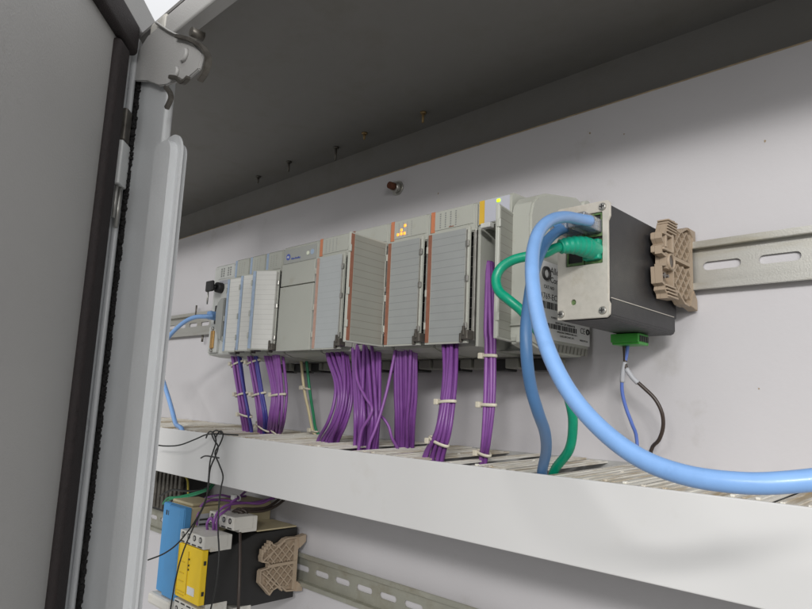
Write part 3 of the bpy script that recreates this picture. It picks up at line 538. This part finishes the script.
# 11. end cap on the right side of the row
t = thing('end_cap', (-256, -10, 46), 'rounded grey end cap right of the module row, white printed label on its side', 'end cap')
pr = [(-92, 46), (-93.5, 50), (-93, 138), (-90, 148), (-84, 154), (-72, 159), (-45, 164), (-27, 167.5), (-18, 164), (-12, 160), (-8.5, 152), (-8.5, 52), (-12, 45), (-22, 41.5), (-60, 41), (-80, 43)]
b = MB(); b.prism(pr, 'x', -265, -247, bev=1.6); cap = b.build('body', 'plc', t)
b = MB(); b.cyl((-255, -13, 163), (-246, -13, 163), 5.5, n=20); b.cyl((-246, -13, 163), (-245, -13, 163), 2.6, n=14); b.build('round_lug', 'plc', t)
b = MB()
for j in range(9): b.prism([(-62 + j * 5.4, 42.5), (-58.6 + j * 5.4, 42.5), (-57 + j * 5.4, 48), (-60.4 + j * 5.4, 48)], 'x', -247, -245.6)
b.build('vent_ribs', 'plc_dark', t)
b = MB(); b.box(-258, -250, -94, -90, 46, 52, 1); b.prism([(-96, 58), (-86, 58), (-86, 66)], 'x', -262, -249); b.build('moulded_catch', 'plc', t)
lb = MB().box(-247.2, -246.7, -82, -9.5, 50.5, 107, 0).build('side_label', 'label', t)
X = -246.6; UX = (0, 1, 0); UZ = (0, 0, 1)
text('lettering', 'Allen-Bradley', (X, -67.5, 98.8), UX, UZ, 7.2, 'ink', lb, 0.05)
text('lettering', 'Controls', (X, -67.5, 92.2), UX, UZ, 6.4, 'ink', lb, 0.05)
text('lettering', 'CAT NO        SER', (X, -76, 87), UX, UZ, 3.6, 'ink', lb, 0.05)
text('lettering', '1769-ECR', (X, -80, 79.4), UX, UZ, 6.2, 'ink', lb, 0.05)
b = MB(); b.ring((X, -73.5, 98), (1, 0, 0), 4.4, 0.9, n=24, m=6); b.build('printed_ring', 'ink', lb)
random.seed(3)
def bars(y0, y1, z0, z1, parent):
    b = MB(); y = y0
    while y < y1:
        wv = random.choice((0.5, 0.9, 1.4)); b.box(X - 0.1, X + 0.08, y, y + wv, z0, z1); y += wv + random.choice((0.5, 0.8, 1.1))
    b.build('bar_code', 'ink', parent)
bars(-79, -24, 72.5, 77.5, lb); bars(-79, -30, 58.6, 62.2, lb)
text('lettering', 'POWER SUPPLY DISTANCE RATING', (X, -66, 66.0), UX, UZ, 2.0, 'ink', lb, 0.05)
text('lettering', 'RIGHT END CAP TERMINATOR', (X, -60, 62.8), UX, UZ, 2.0, 'ink', lb, 0.05)
text('lettering', 'OPERATING TEMPERATURE 0-60 C', (X, -58, 56.4), UX, UZ, 1.9, 'ink', lb, 0.05)
text('lettering', 'CLASS I DIV 2 HAZ. LOC.', (X, -54, 53.8), UX, UZ, 1.9, 'ink', lb, 0.05)
text('lettering', 'CE', (X, -24.5, 59.5), UX, UZ, 6.4, 'ink', lb, 0.05)
b = MB(); b.ring((X, -13.2, 61.5), (1, 0, 0), 1.9, 0.45, n=20, m=6); b.build('printed_ring', 'ink', lb)
text('lettering', 'MADE IN U.S.A.', (X, -25, 53.5), UX, UZ, 1.9, 'ink', lb, 0.05)

# ------------------------------------------------------------------ black network box with bare metal end plate
t = thing('network_box', (-195, -10, 56), 'black metal box with bare silver port plate, beside the tan rail clamp', 'network box')
bx0, bx1 = -210.5, -176.2
b = MB(); b.box(bx0 + 0.8, bx1 - 0.8, -114.5, -14, 67.2, 126.2, 0.8); bd = b.build('body', 'boxblk', t)
b = MB(); b.prism([(bx0, 57.5), (bx0 + 2, 55.5), (bx1 - 2, 55.5), (bx1, 57.5), (bx1, 67.8), (bx0, 67.8)], 'y', -114.4, -19, bev=0.6); b.build('base_tray', 'boxblk', t)
b = MB(); b.box(bx1 - 0.75, bx1 - 0.2, -113, -20, 67.9, 68.35); b.build('seam', 'plate', t)
b = MB()
R2 = 3.0
def rrect(x0, x1, z0, z1, r, n=5):
    o = []
    for cx_, cz, a0 in ((x1 - r, z1 - r, 0), (x0 + r, z1 - r, 90), (x0 + r, z0 + r, 180), (x1 - r, z0 + r, 270)):
        for k in range(n + 1):
            a = math.radians(a0 + 90 * k / n); o.append((cx_ + r * math.cos(a), cz + r * math.sin(a)))
    return o
hole = [(-205.2, 89.3), (-180.3, 89.3), (-180.3, 121.3), (-205.2, 121.3)]
outer = [(-211, 56), (-178, 56), (-175.9, 57.8), (-175.6, 64), (-176.6, 66), (-176.6, 115), (-175.2, 118), (-175.2, 126), (-177, 128), (-211, 128)]
b.prism(outer, 'y', -116.8, -114.9, holes=[hole, circ(-199.8, 66.6, 1.8)], bev=0.25); pl = b.build('port_plate', 'plate', t)
b = MB(); b.box(-206, -179.6, -114.8, -97, 88.5, 122, 0); b.bm.faces.ensure_lookup_table()
b2 = MB()
for (a0, a1) in ((-204.8, -193.2), (-192.4, -180.8)):
    for (c0, c1) in ((89.8, 104.6), (106.4, 121.0)):
        o_ = [(a0, c0), (a1, c0), (a1, c1), (a0, c1)]; i_ = [(a0 + 1, c0 + 1.6), (a1 - 1, c0 + 1.6), (a1 - 1, c1 - 1), (a0 + 1, c1 - 1)]
        b2.prism(o_, 'y', -115.8, -98, holes=[i_])
b2.build('port_sockets', 'pcb', t)
b.build('port_cavity', 'dark', t)
MB().cyl((-199.8, -114.6, 66.6), (-199.8, -115.6, 66.6), 1.7).build('indicator', 'pcb', t)
for x, z in ((-180, 124.2), (-208.3, 59.6), (-180.2, 60.2)):
    s_ = MB(); s_.cyl((x, -116.7, z), (x, -118.0, z), 2.6, 2.0, n=20); so = s_.build('plate_screw', 'zinc', t)
    s_ = MB(); s_.box(x - 1.5, x + 1.5, -118.2, -117.7, z - 0.3, z + 0.3); s_.box(x - 0.3, x + 0.3, -118.25, -117.8, z - 1.5, z + 1.5); s_.build('screw_slot', 'dark', so)
tg = thing('green_terminal', (-200, -30, 50), 'green plug-in terminal block under the black network box', 'terminal block')
b = MB(); b.box(-211, -191, -44, -29, 47.5, 55.3, 0.6); b.box(-211, -191, -46, -43.8, 49, 55.0, 0.4); b.build('housing', 'green_t', tg)
b = MB()
for j in range(4): b.box(-190.9, -190.5, -43.5 + j * 3.7, -41 + j * 3.7, 49.5, 53.5)
b.build('wire_openings', 'dark', tg)

# ------------------------------------------------------------------ tan end clamps with lattice sides
def clamp(x0, x1, outline, cells, extra, label):
    t = thing('rail_clamp', ((x0 + x1) / 2, -8, sum(p[1] for p in outline) / len(outline)), label, 'rail clamp', 'tan rail clamps')
    b = MB(); b.prism(outline, 'x', x0, x1 - 4.4, bev=0.25)
    n = len(outline); cy = sum(p[0] for p in outline) / n; cz = sum(p[1] for p in outline) / n
    b.build('base_plate', 'clamp', t)
    b = MB()
    for i in range(n):                                   # raised rim following the outline
        p, q = Vector(outline[i]), Vector(outline[(i + 1) % n])
        d = (q - p); L = d.length
        if L < 1.5: continue
        d /= L; nn = Vector((-d.y, d.x)); mid = (p + q) / 2
        if (mid + nn - Vector((cy, cz))).length > (mid - nn - Vector((cy, cz))).length: nn = -nn
        b.prism([tuple(p), tuple(q), tuple(q + nn * 1.5), tuple(p + nn * 1.5)], 'x', x1 - 4.5, x1 - random.random() * 0.12)
    for (p, q, wd) in cells:
        p, q = Vector(p), Vector(q); d = (q - p).normalized(); nn = Vector((-d.y, d.x)) * wd / 2
        b.prism([tuple(p + nn), tuple(q + nn), tuple(q - nn), tuple(p - nn)], 'x', x1 - 4.5, x1 - 0.15 - random.random() * 0.25)
    b.build('lattice', 'clamp', t)
    extra(t, x1); return t
def lattice(y0, y1, z0, z1, step, wd=1.0):
    """crossing diagonals clipped to a rectangle"""
    out = []
    k = z0 - (y1 - y0)
    while k < z1:
        for sgn in (1, -1):
            pts = []
            for yy in (y0, y1):
                zz = k + (yy - y0) if sgn > 0 else k + (y1 - yy)
                pts.append((yy, zz))
            (ya, za), (yb, zb) = pts
            lo, hi = 0.0, 1.0; dz_ = zb - za
            for lim, s2 in ((z0, 1), (z1, -1)):
                if abs(dz_) < 1e-6: continue
                tt = (lim - za) / dz_
                if s2 * dz_ > 0: lo = max(lo, tt)
                else: hi = min(hi, tt)
            if hi - lo > 0.08: out.append(((ya + (yb - ya) * lo, za + dz_ * lo), (ya + (yb - ya) * hi, za + dz_ * hi), wd))
        k += step
    return out
oy = [(-59, 126), (-56, 130), (-44, 131.5), (-39, 127), (-33, 126.5), (-19, 132), (-10, 131), (-8.2, 124), (-8.2, 87), (-12, 77), (-17, 75.5), (-27, 76), (-33, 79), (-38, 82), (-44, 82.5), (-45, 77), (-61, 76), (-62, 79), (-66, 81), (-65, 84), (-70, 85), (-71, 96), (-62, 97.5), (-62, 105), (-70, 106), (-70, 110), (-66, 112), (-70, 115), (-70, 119), (-62, 120)]
oy = [(p * 0.87 - 0.5, q) for p, q in oy]
def ext_up(t, x1):
    b = MB(); b.ring((x1 - 0.3, -47, 101.5), (1, 0, 0), 4.9, 0.8, n=24, m=8); b.build('collar', 'clamp', t)
    b = MB(); b.cyl((x1 - 4.4, -47, 101.5), (x1 + 0.1, -47, 101.5), 4.2); b.cyl((x1 - 4.4, -57, 90.5), (x1 + 0.15, -57, 90.5), 1.9); b.cyl((x1 - 4.4, -51.5, 91), (x1 + 0.15, -51.5, 91), 1.2); b.build('bore', 'brown_w', t)
    b = MB()
    for j in range(5): b.box(x1 - 7, x1 + 0.9, -53 + j * 0.5, -38 + j * 0.7, 121.3 + j * 2.0, 122.3 + j * 2.0, 0.2)
    b.build('moulded_steps', 'clamp', t); b = MB()
    for j in range(4): b.box(x1 - 7, x1 + 1.2, -57.5 + j * 1.3, -41 + j, 83.5 - j * 2.2, 84.7 - j * 2.2, 0.2)
    b.build('moulded_steps', 'clamp', t); b = MB()
    b.box(x1 - 7, x1 + 1.0, -60, -44, 107.5, 109.2, 0.3); b.box(x1 - 7, x1 + 1.0, -60.5, -45.5, 118, 119.6, 0.3); b.box(x1 - 7, x1 + 1.2, -46, -43.5, 108, 120, 0.3); b.box(x1 - 7, x1 + 0.7, -56, -53.5, 110, 118, 0.3)
    b.build('moulded_block', 'clamp', t)
    b = MB(); b.prism([(-16, 132), (-8.2, 126), (-8.2, 118), (-3, 124), (-3, 132)], 'x', x1 - 6, x1 + 0.6, bev=0.3); b.build('rail_hook', 'clamp', t)
    MB().prism([(-16, 76), (-8.2, 88), (-2.5, 82), (-2.5, 74)], 'x', x1 - 6, x1 + 0.6, bev=0.3).build('rail_hook', 'clamp', t)
clamp(-174.6, -167.2, oy, lattice(-41, -11, 107, 128, 9) + lattice(-39, -11, 80, 102, 9) + [((-10.5, 78), (-10.5, 128), 3), ((-54, 105.5), (-10.5, 105.5), 2.4), ((-42, 84), (-42, 128), 1.6), ((-54, 97), (-39, 97), 2)],
      ext_up, 'tan lattice rail clamp on the upper rail, beside the black network box')
ol = [(-48, -151.5), (-46, -154), (-42, -156), (-36, -154), (-31, -150.5), (-26, -149.5), (-9.5, -150.5), (-9.5, -157), (-12.5, -164), (-12.5, -202), (-14, -207), (-25, -206), (-31, -201), (-36, -200), (-42, -202), (-46, -206.5), (-52, -200), (-60, -192), (-60, -180), (-50, -179), (-50, -173.5), (-59, -171), (-60, -166), (-58, -161), (-53, -155)]
def ext_lo(t, x1):
    b = MB()
    for j in range(4): b.box(x1 - 5, x1 + 0.5, -60 + j * 2.7, -57.6 + j * 2.7, -164 + j * 2.6, -158 + j * 2.6, 0.3)
    b.box(x1 - 5, x1 + 0.7, -51, -13, -178, -174.8, 0.3); b.build('moulded_steps', 'clamp', t)
    b = MB(); b.prism([(-14, -150), (-4, -148), (-4, -156), (-12, -162)], 'x', x1 - 6, x1 + 2.2, bev=0.3); b.build('rail_hook', 'clamp', t)
    MB().prism([(-14, -207), (-12, -197), (-5, -203), (-5, -208)], 'x', x1 - 6, x1 + 2.2, bev=0.3).build('rail_hook', 'clamp', t)
clamp(-605.3, -598.6, ol, lattice(-52, -16, -174, -156, 10, 1.3) + lattice(-52, -16, -200, -178, 10, 1.3) + [((-15, -152), (-15, -205), 5), ((-57, -170), (-30, -152), 1.6), ((-57, -182), (-30, -204), 1.6)],
      ext_lo, 'tan lattice rail clamp on the lower rail, against the black side of the yellow relay')

# ------------------------------------------------------------------ cables into the network box
def cable(name, pts, r, m, label, extra=None):
    t = thing(name, pts[0], label, 'cable')
    MB().tube(pts, r, 16, sub=6).build('jacket', m, t)
    if extra: extra(t)
    return t
def plug(x, z, ze, t):
    MB().box(x - 5.6, x + 5.6, -137, -112, z - 4.2, z + 4.2, 0.7).build('clear_plug', 'clear', t)
    b = MB()
    for j in range(8): b.box(x - 4.4 + j * 1.15, x - 3.9 + j * 1.15, -131, -128.6, z + 1.8, z + 4.0)
    b.build('plug_contacts', 'gold', t)
    b = MB(); b.tube([(x, -138, ze), (x, -128, z), (x, -118, z)], 2.8, 12); b.build('plug_core', 'blue_d', t)
cable('network_cable', CABLE_NEAR, 3.3, 'blue_c', 'thick light blue network cable arching nearest the camera and leaving at the right', lambda t: plug(-186.6, 112.5, 112, t))
cable('network_cable', CABLE_FAR, 3.1, 'blue_d', 'darker blue network cable dropping straight from the box into the white duct', lambda t: plug(-198.8, 112.5, 112, t))
def boot(t):
    b = MB(); A = Vector((-191.2, -132, 99.2)); P = [Vector((-186.0, -116, 97.4)), Vector((-186.6, -122, 98)), Vector((-187.8, -128, 98.2)), Vector((-189.6, -134, 97.8)), Vector((-191.8, -139, 96.8)), Vector((-194.0, -142.5, 95.6))]
    P = spline(P, 6); r = [6.2 if i < 8 else 6.2 - 2.2 * (i - 8) / (len(P) - 9) + 0.38 * math.cos(2 * math.pi * i / 3.6) for i in range(len(P))]
    b.tube(P, r, 20, smooth=False); b.build('boot', 'green_b', t)
    MB().box(-192, -181, -120, -112, 91.5, 104.0, 0.8).build('plug_body', 'green_b', t)
GC = [[-193.4, -141.5, 95.9], [-195.6, -145.5, 94.3]] + CABLE_GREEN[2:]
cable('network_cable', GC, 2.9, 'green_c', 'green network cable with ribbed green boot, looping left in front of the modules', boot)
t = cable('network_cable', CABLE_LEFT_A, 2.6, 'blue_c', 'short blue network cable plugged into the pale controller at far left')
MB().box(-685, -676, -102, -90, 88, 98, 2.0).build('plug_boot', 'blue_c', t)
cable('network_cable', CABLE_LEFT_B, 2.6, 'blue_c', 'blue network cable entering the white duct just right of the grey post')
t = thing('supply_wire', SLEEVE_DARK[0], 'dark brown wire with printed white sleeve below the green terminal', 'wire')
MB().tube(WIRE_DARK, 1.35, 10).build('jacket', 'brown_w', t); MB().tube(SLEEVE_DARK, 1.75, 12).build('marker_sleeve', 'grey_l', t)
t = thing('supply_wire', SLEEVE_BLUE[0], 'thin blue wire with printed white sleeve below the green terminal', 'wire')
MB().tube(WIRE_BLUE, 1.25, 10).build('jacket', 'blue_w', t); MB().tube(SLEEVE_BLUE, 1.7, 12).build('marker_sleeve', 'grey_l', t)

# ------------------------------------------------------------------ purple wire bundles
def bundle(rows, n, seed, label, ties, mats, r=1.6, depth=7.0, spread=1.0):
    random.seed(seed); t = thing('wire_bundle', (rows[-2][0], rows[-2][2], rows[-2][3]), label, 'wire bundle', 'purple wire bundles under the modules')
    for k in range(n):
        s0 = (k + 0.5) / n; ph = random.uniform(0, 6.28); pts = []
        d0 = math.sin(k * 2.4 + seed) * depth * 0.32
        for j, (xl, xr, y, z) in enumerate(rows):
            f = j / (len(rows) - 1); s = s0 + 0.10 * spread * math.sin(ph + f * 5.0)
            s = min(0.97, max(0.03, s)); xl2, xr2 = xl + r, xr - r
            pts.append((xl2 + (xr2 - xl2) * s, y + d0 + 1.4 * math.sin(ph * 2 + f * 4), z))
        m = mats[k] if isinstance(mats, dict) and k in mats else (mats.get('d') if isinstance(mats, dict) else mats)
        MB().tube(pts, r, 10, sub=6).build('wire', m, t)
    R3 = spline([Vector((a_, b_, c_)) for a_, b_, c_ in [((q[0] + q[1]) / 2, q[2], q[3]) for q in rows]], 8)
    W3 = spline([Vector((q[1] - q[0], 0, 0)) for q in rows], 8)
    for zt in ties:
        i = min(range(len(R3)), key=lambda i_: abs(R3[i_].z - zt)); c0 = R3[i]; hw = W3[i].x / 2 + 0.4
        ax = (R3[min(i + 1, len(R3) - 1)] - R3[max(i - 1, 0)]).normalized(); ax = (ax * 0.45 + Vector((0.05 * math.sin(zt), 0, -0.55))).normalized()
        b = MB(); b.ring(c0, ax, 1.0, 0.65, n=30, m=6, sx=hw, sy=depth * 0.26 + r + 0.2, u=(1, 0, 0))
        b.box(c0.x - hw - 1.6, c0.x - hw + 2.2, c0.y - 4.2, c0.y + 0.2, c0.z - 2.2, c0.z + 2.2, 0.6)
        b.build('cable_tie', 'tie', t)
    return t
P_ = 'purple'; F_ = 'purple_l'
bundle(BUNDLES[1], 8, 1, 'purple bundle with one navy wire and three ties, leftmost of all the bundles', (39, 5, -20), {'d': F_, 6: 'navy_w', 7: 'navy_w'}, depth=6, spread=.4)
bundle(BUNDLES[2], 8, 2, 'purple bundle with a navy wire and ties, second from the left', (38, 3, -32), {'d': F_, 6: 'navy_w', 7: 'navy_w'}, depth=6, spread=.5)
bundle(BUNDLES[3], 12, 3, 'fuller pale purple bundle with two ties, third from the left', (3, -33), {'d': F_}, depth=8, spread=.6)
bundle(BUNDLES[5], 15, 5, 'loose purple bundle curving left into the duct, right of the green and cream pair', (), {'d': P_}, depth=10, spread=1.1)
bundle(BUNDLES[6], 20, 6, 'thickest tangled purple bundle with a stray looped wire, under the wide open cover', (), {'d': P_}, depth=12, spread=1.2)
bundle(BUNDLES[7], 17, 7, 'straight thick purple bundle without ties, under the module with glowing lamps', (), {'d': P_}, depth=10, spread=.6)
bundle(BUNDLES[8], 12, 8, 'purple bundle with two cream ties slanting left into the duct', (2, -26), {'d': P_, 2: F_, 5: F_}, depth=8, spread=.9)
bundle(BUNDLES[9], 5, 9, 'slim purple bundle with three cream ties rising into the yellow striped module', (36, 3, -32), {'d': P_, 1: F_, 3: F_}, r=1.5, depth=5, spread=.3)
labs = ['stray purple wire looping across the front of the thickest bundle', 'purple wire crossing between the two thick middle bundles', 'short purple wire curving down into the duct between the two thick middle bundles']
for L, lb_ in zip(EXTRA_WIRES, labs): tag(MB().tube(L, 1.3, 10, sub=6).build('loose_wire', F_), lb_, 'wire')
tag(MB().tube(BEIGE, 1.6, 10, sub=6).build('ground_wire', 'beige_w'), 'cream wire tied beside a green one below the power supply', 'wire')
tag(MB().tube(GREENW, 1.6, 10, sub=6).build('ground_wire', 'green_w'), 'green wire tied beside a cream one below the power supply', 'wire')
tie_lab = ['upper cream tie round the cream and green wire pair', 'middle cream tie round the cream and green wire pair', 'lowest cream tie round the cream and green wire pair']
for i, k in enumerate((1, 2, 4)):
    c0 = (Vector(BEIGE[k]) + Vector(GREENW[k])) / 2; b = MB(); b.ring(c0, (0.1, 0, 1), 1.0, 0.5, n=24, m=6, sx=5.2, sy=3.2, u=(1, 0, 0))
    b.box(c0.x - 8, c0.x - 3, c0.y - 5, c0.y - 1, c0.z - 1.6, c0.z + 3.0, 0.7); tag(b.build('cable_tie', 'tie'), tie_lab[i], 'cable tie')

# ------------------------------------------------------------------ thin black wires over the duct edge
tl = ['thin black wire running left across the duct face from its upper edge', 'thin black wire hooked on the duct edge and sweeping down to the lower left', 'thin black wire hanging from the duct edge in front of the yellow relay face',
      'thin black wire hanging straight down in front of the white terminal blocks', 'short black wire twist tying the hanging wires together']
for L, lb_ in zip(THIN, tl): tag(MB().tube(L, 0.75, 8, sub=8).build('thin_wire', 'black_w'), lb_, 'wire')

# ------------------------------------------------------------------ lower row: yellow relay, blue device
t = thing('safety_relay', (-630, -10, -215), 'relay with yellow front, black sides and white screw terminals, below the duct', 'relay')
b = MB(); b.prism([(-118, -158), (-92, -152), (-64, -143), (-9, -141.5), (-9, -216), (-64, -216), (-92, -208), (-118, -205)], 'x', -655.5, -606.6, bev=0.6); b.build('body', 'black', t)
MB().box(-655, -607.2, -62, -10, -141.2, -139.6, 0.5).build('top_cover', 'beige_h', t)
b = MB(); b.box(-655, -606.8, -124.5, -117.6, -205, -152.6, 0.8); yc = b.build('front_cover', 'yellow', t)
b = MB(); b.box(-634, -632.8, -125.1, -124.2, -200, -158); b.box(-655.2, -654, -124.9, -120, -204, -153); b.build('groove', 'yellow_d', yc)
b = MB(); b.box(-630, -616, -125.2, -124.3, -198, -190.5); b.build('white_sticker', 'label', yc)
b = MB()
for z in (-166, -172, -176): b.box(-632, -630.5, -125.3, -124.6, z, z + 1.6)
b.box(-606.9, -606.1, -122, -119.5, -167, -163); b.box(-606.9, -606.1, -122, -119.5, -196, -192); b.build('notches', 'dark', yc)
b = MB()
for z in (-170, -181, -189): b.box(-650, -640, -125.0, -124.5, z, z + 0.6)
for z in (-199, -202): b.box(-652, -637, -125.0, -124.5, z, z + 0.9)
b.build('printed_marks', 'yellow_d', yc)
def tblock(y0, y1, z0, z1, steps, parent, up=True):
    b = MB(); b.box(-657, -606, y0, y1, z0, z1, 1.0)
    b.box(-656.6, -606.4, y0 + 8, y1 + 5, z0 - 3 if up else z0 + 0.5, z1 - 0.5 if up else z1 + 3, 0.8)
    o = b.build('terminal_block', 'tblock', parent); q = MB()
    for j in range(4):
        x = -650 + j * 12.2
        q.prism(circ(x, (z0 + z1) / 2 + (2 if up else -2), 2.9, 16), 'y', y0 - 0.4, y0 + 0.3)
        q.box(x - 4, x + 4, y0 - 0.4, y0 + 0.2, (z0 + 1.0) if up else z1 - 2.5, (z0 + 2.2) if up else z1 - 1.3)
    q.build('terminal_holes', 'dark', o)
    q = MB()
    for j in range(4):
        x = -650 + j * 12.2; q.cyl((x, y0 + 0.2, (z0 + z1) / 2 + (2 if up else -2)), (x, y0 - 0.8, (z0 + z1) / 2 + (2 if up else -2)), 1.9, n=12)
    q.build('terminal_screws', 'zinc', o); return o
tblock(-124, -97, -152, -139.5, 0, t); tblock(-92, -68, -137, -123.5, 0, t)
tblock(-124, -97, -222, -208, 0, t, False); tblock(-92, -68, -232, -217, 0, t, False)
t = thing('power_unit', (-700, -10, -210), 'blue fronted power unit with beige case, partly behind the grey post', 'power unit')
b = MB(); b.prism([(-712, -118), (-712, -111), (-660, -111), (-660, -119), (-664, -122), (-690, -122), (-696, -118)], 'z', -213, -119.5, bev=0.8); b.build('front_housing', 'bluebox', t)
b = MB()
for x in (-704, -699): b.box(x, x + 2.4, -118.4, -117.8, -132, -127)
b.build('printed_marks', 'ink', t)
b = MB(); b.box(-712, -661, -110.8, -9, -213, -120, 1.5); cs = b.build('rear_case', 'beige_h', t)
b = MB(); b.box(-661.2, -660.6, -103, -78, -165, -127); l2 = b.build('side_label', 'grey_l', cs)
b = MB()
for j in range(6): b.box(-660.7, -660.3, -101, -90 + (j % 3) * 3, -134 - j * 5, -132 - j * 5)
b.build('printed_bars', 'ink', l2)
MB().box(-714, -664, -126, -90, -226, -214, 3).build('terminal_strip', 'tblock', t)
b = MB(); b.box(-712, -666, -108, -76, -119.8, -116.5, 1.2); b.build('top_terminals', 'beige_h', t)
t = thing('terminal_strip', (-860, -20, -150), 'black ribbed terminal strip in the dark corner behind the grey post', 'terminal strip')
b = MB(); b.box(-1000, -810, -40, -9, -160, -100, 1); b.build('housing', 'black', t)
b = MB()
for j in range(16): b.box(-998 + j * 11.6, -992 + j * 11.6, -46, -40.2, -155, -104, 0.8)
b.build('ribs', 'dull', t)
lp = ['purple wire rising from the left white terminal of the yellow relay', 'small purple loop at the front terminal of the yellow relay', 'purple wire arching from the front terminal back to the wall', 'purple wire curling over the front terminal block of the yellow relay', 'purple wire rising from the rear terminal block to a white tie']
for L, lb_ in zip(RELAY_PURPLE, lp): tag(MB().tube(L, 1.4, 10, sub=6).build('relay_wire', F_), lb_, 'wire', None)
lp = ['dark brown wire arching from the rear terminal up to the wall', 'lower dark brown wire running from the rear terminal to the wall', 'dark brown wire looping over the terminal and hanging down the black relay side', 'short dark brown loop on the rear terminal block']
for L, lb_ in zip(RELAY_BROWN, lp): tag(MB().tube(L, 1.6, 10, sub=6).build('relay_wire', 'brown_w'), lb_, 'wire', None)
lp = ['green wire running from the blue power unit up behind the duct', 'second green wire lying beside it on top of the beige case', 'black wire crossing under the duct above the blue power unit', 'thin yellow wire curving under the duct', 'dark purple wire behind the yellow relay under the duct']
lp[1] = 'green wire with a pale sleeve lying on the beige case of the power unit'
for L, lb_, m in zip(LEFT_MESS, lp, ['green_w', 'green_w', 'black_w', 'yel_w', 'purple']): tag(MB().tube(L, 1.3, 8, sub=6).build('relay_wire', m), lb_, 'wire', None)
c0 = Vector(RELAY_PURPLE[4][3]); b = MB(); b.ring(c0, (0.8, 0.2, 0.3), 3.2, 0.6, n=20, m=6); b.box(c0.x - 5, c0.x + 2, c0.y - 7, c0.y - 2, c0.z - 2, c0.z + 4, 1.2)
tag(b.build('cable_tie', 'label'), 'white tie head on the purple wires right above the rear relay terminal', 'cable tie')
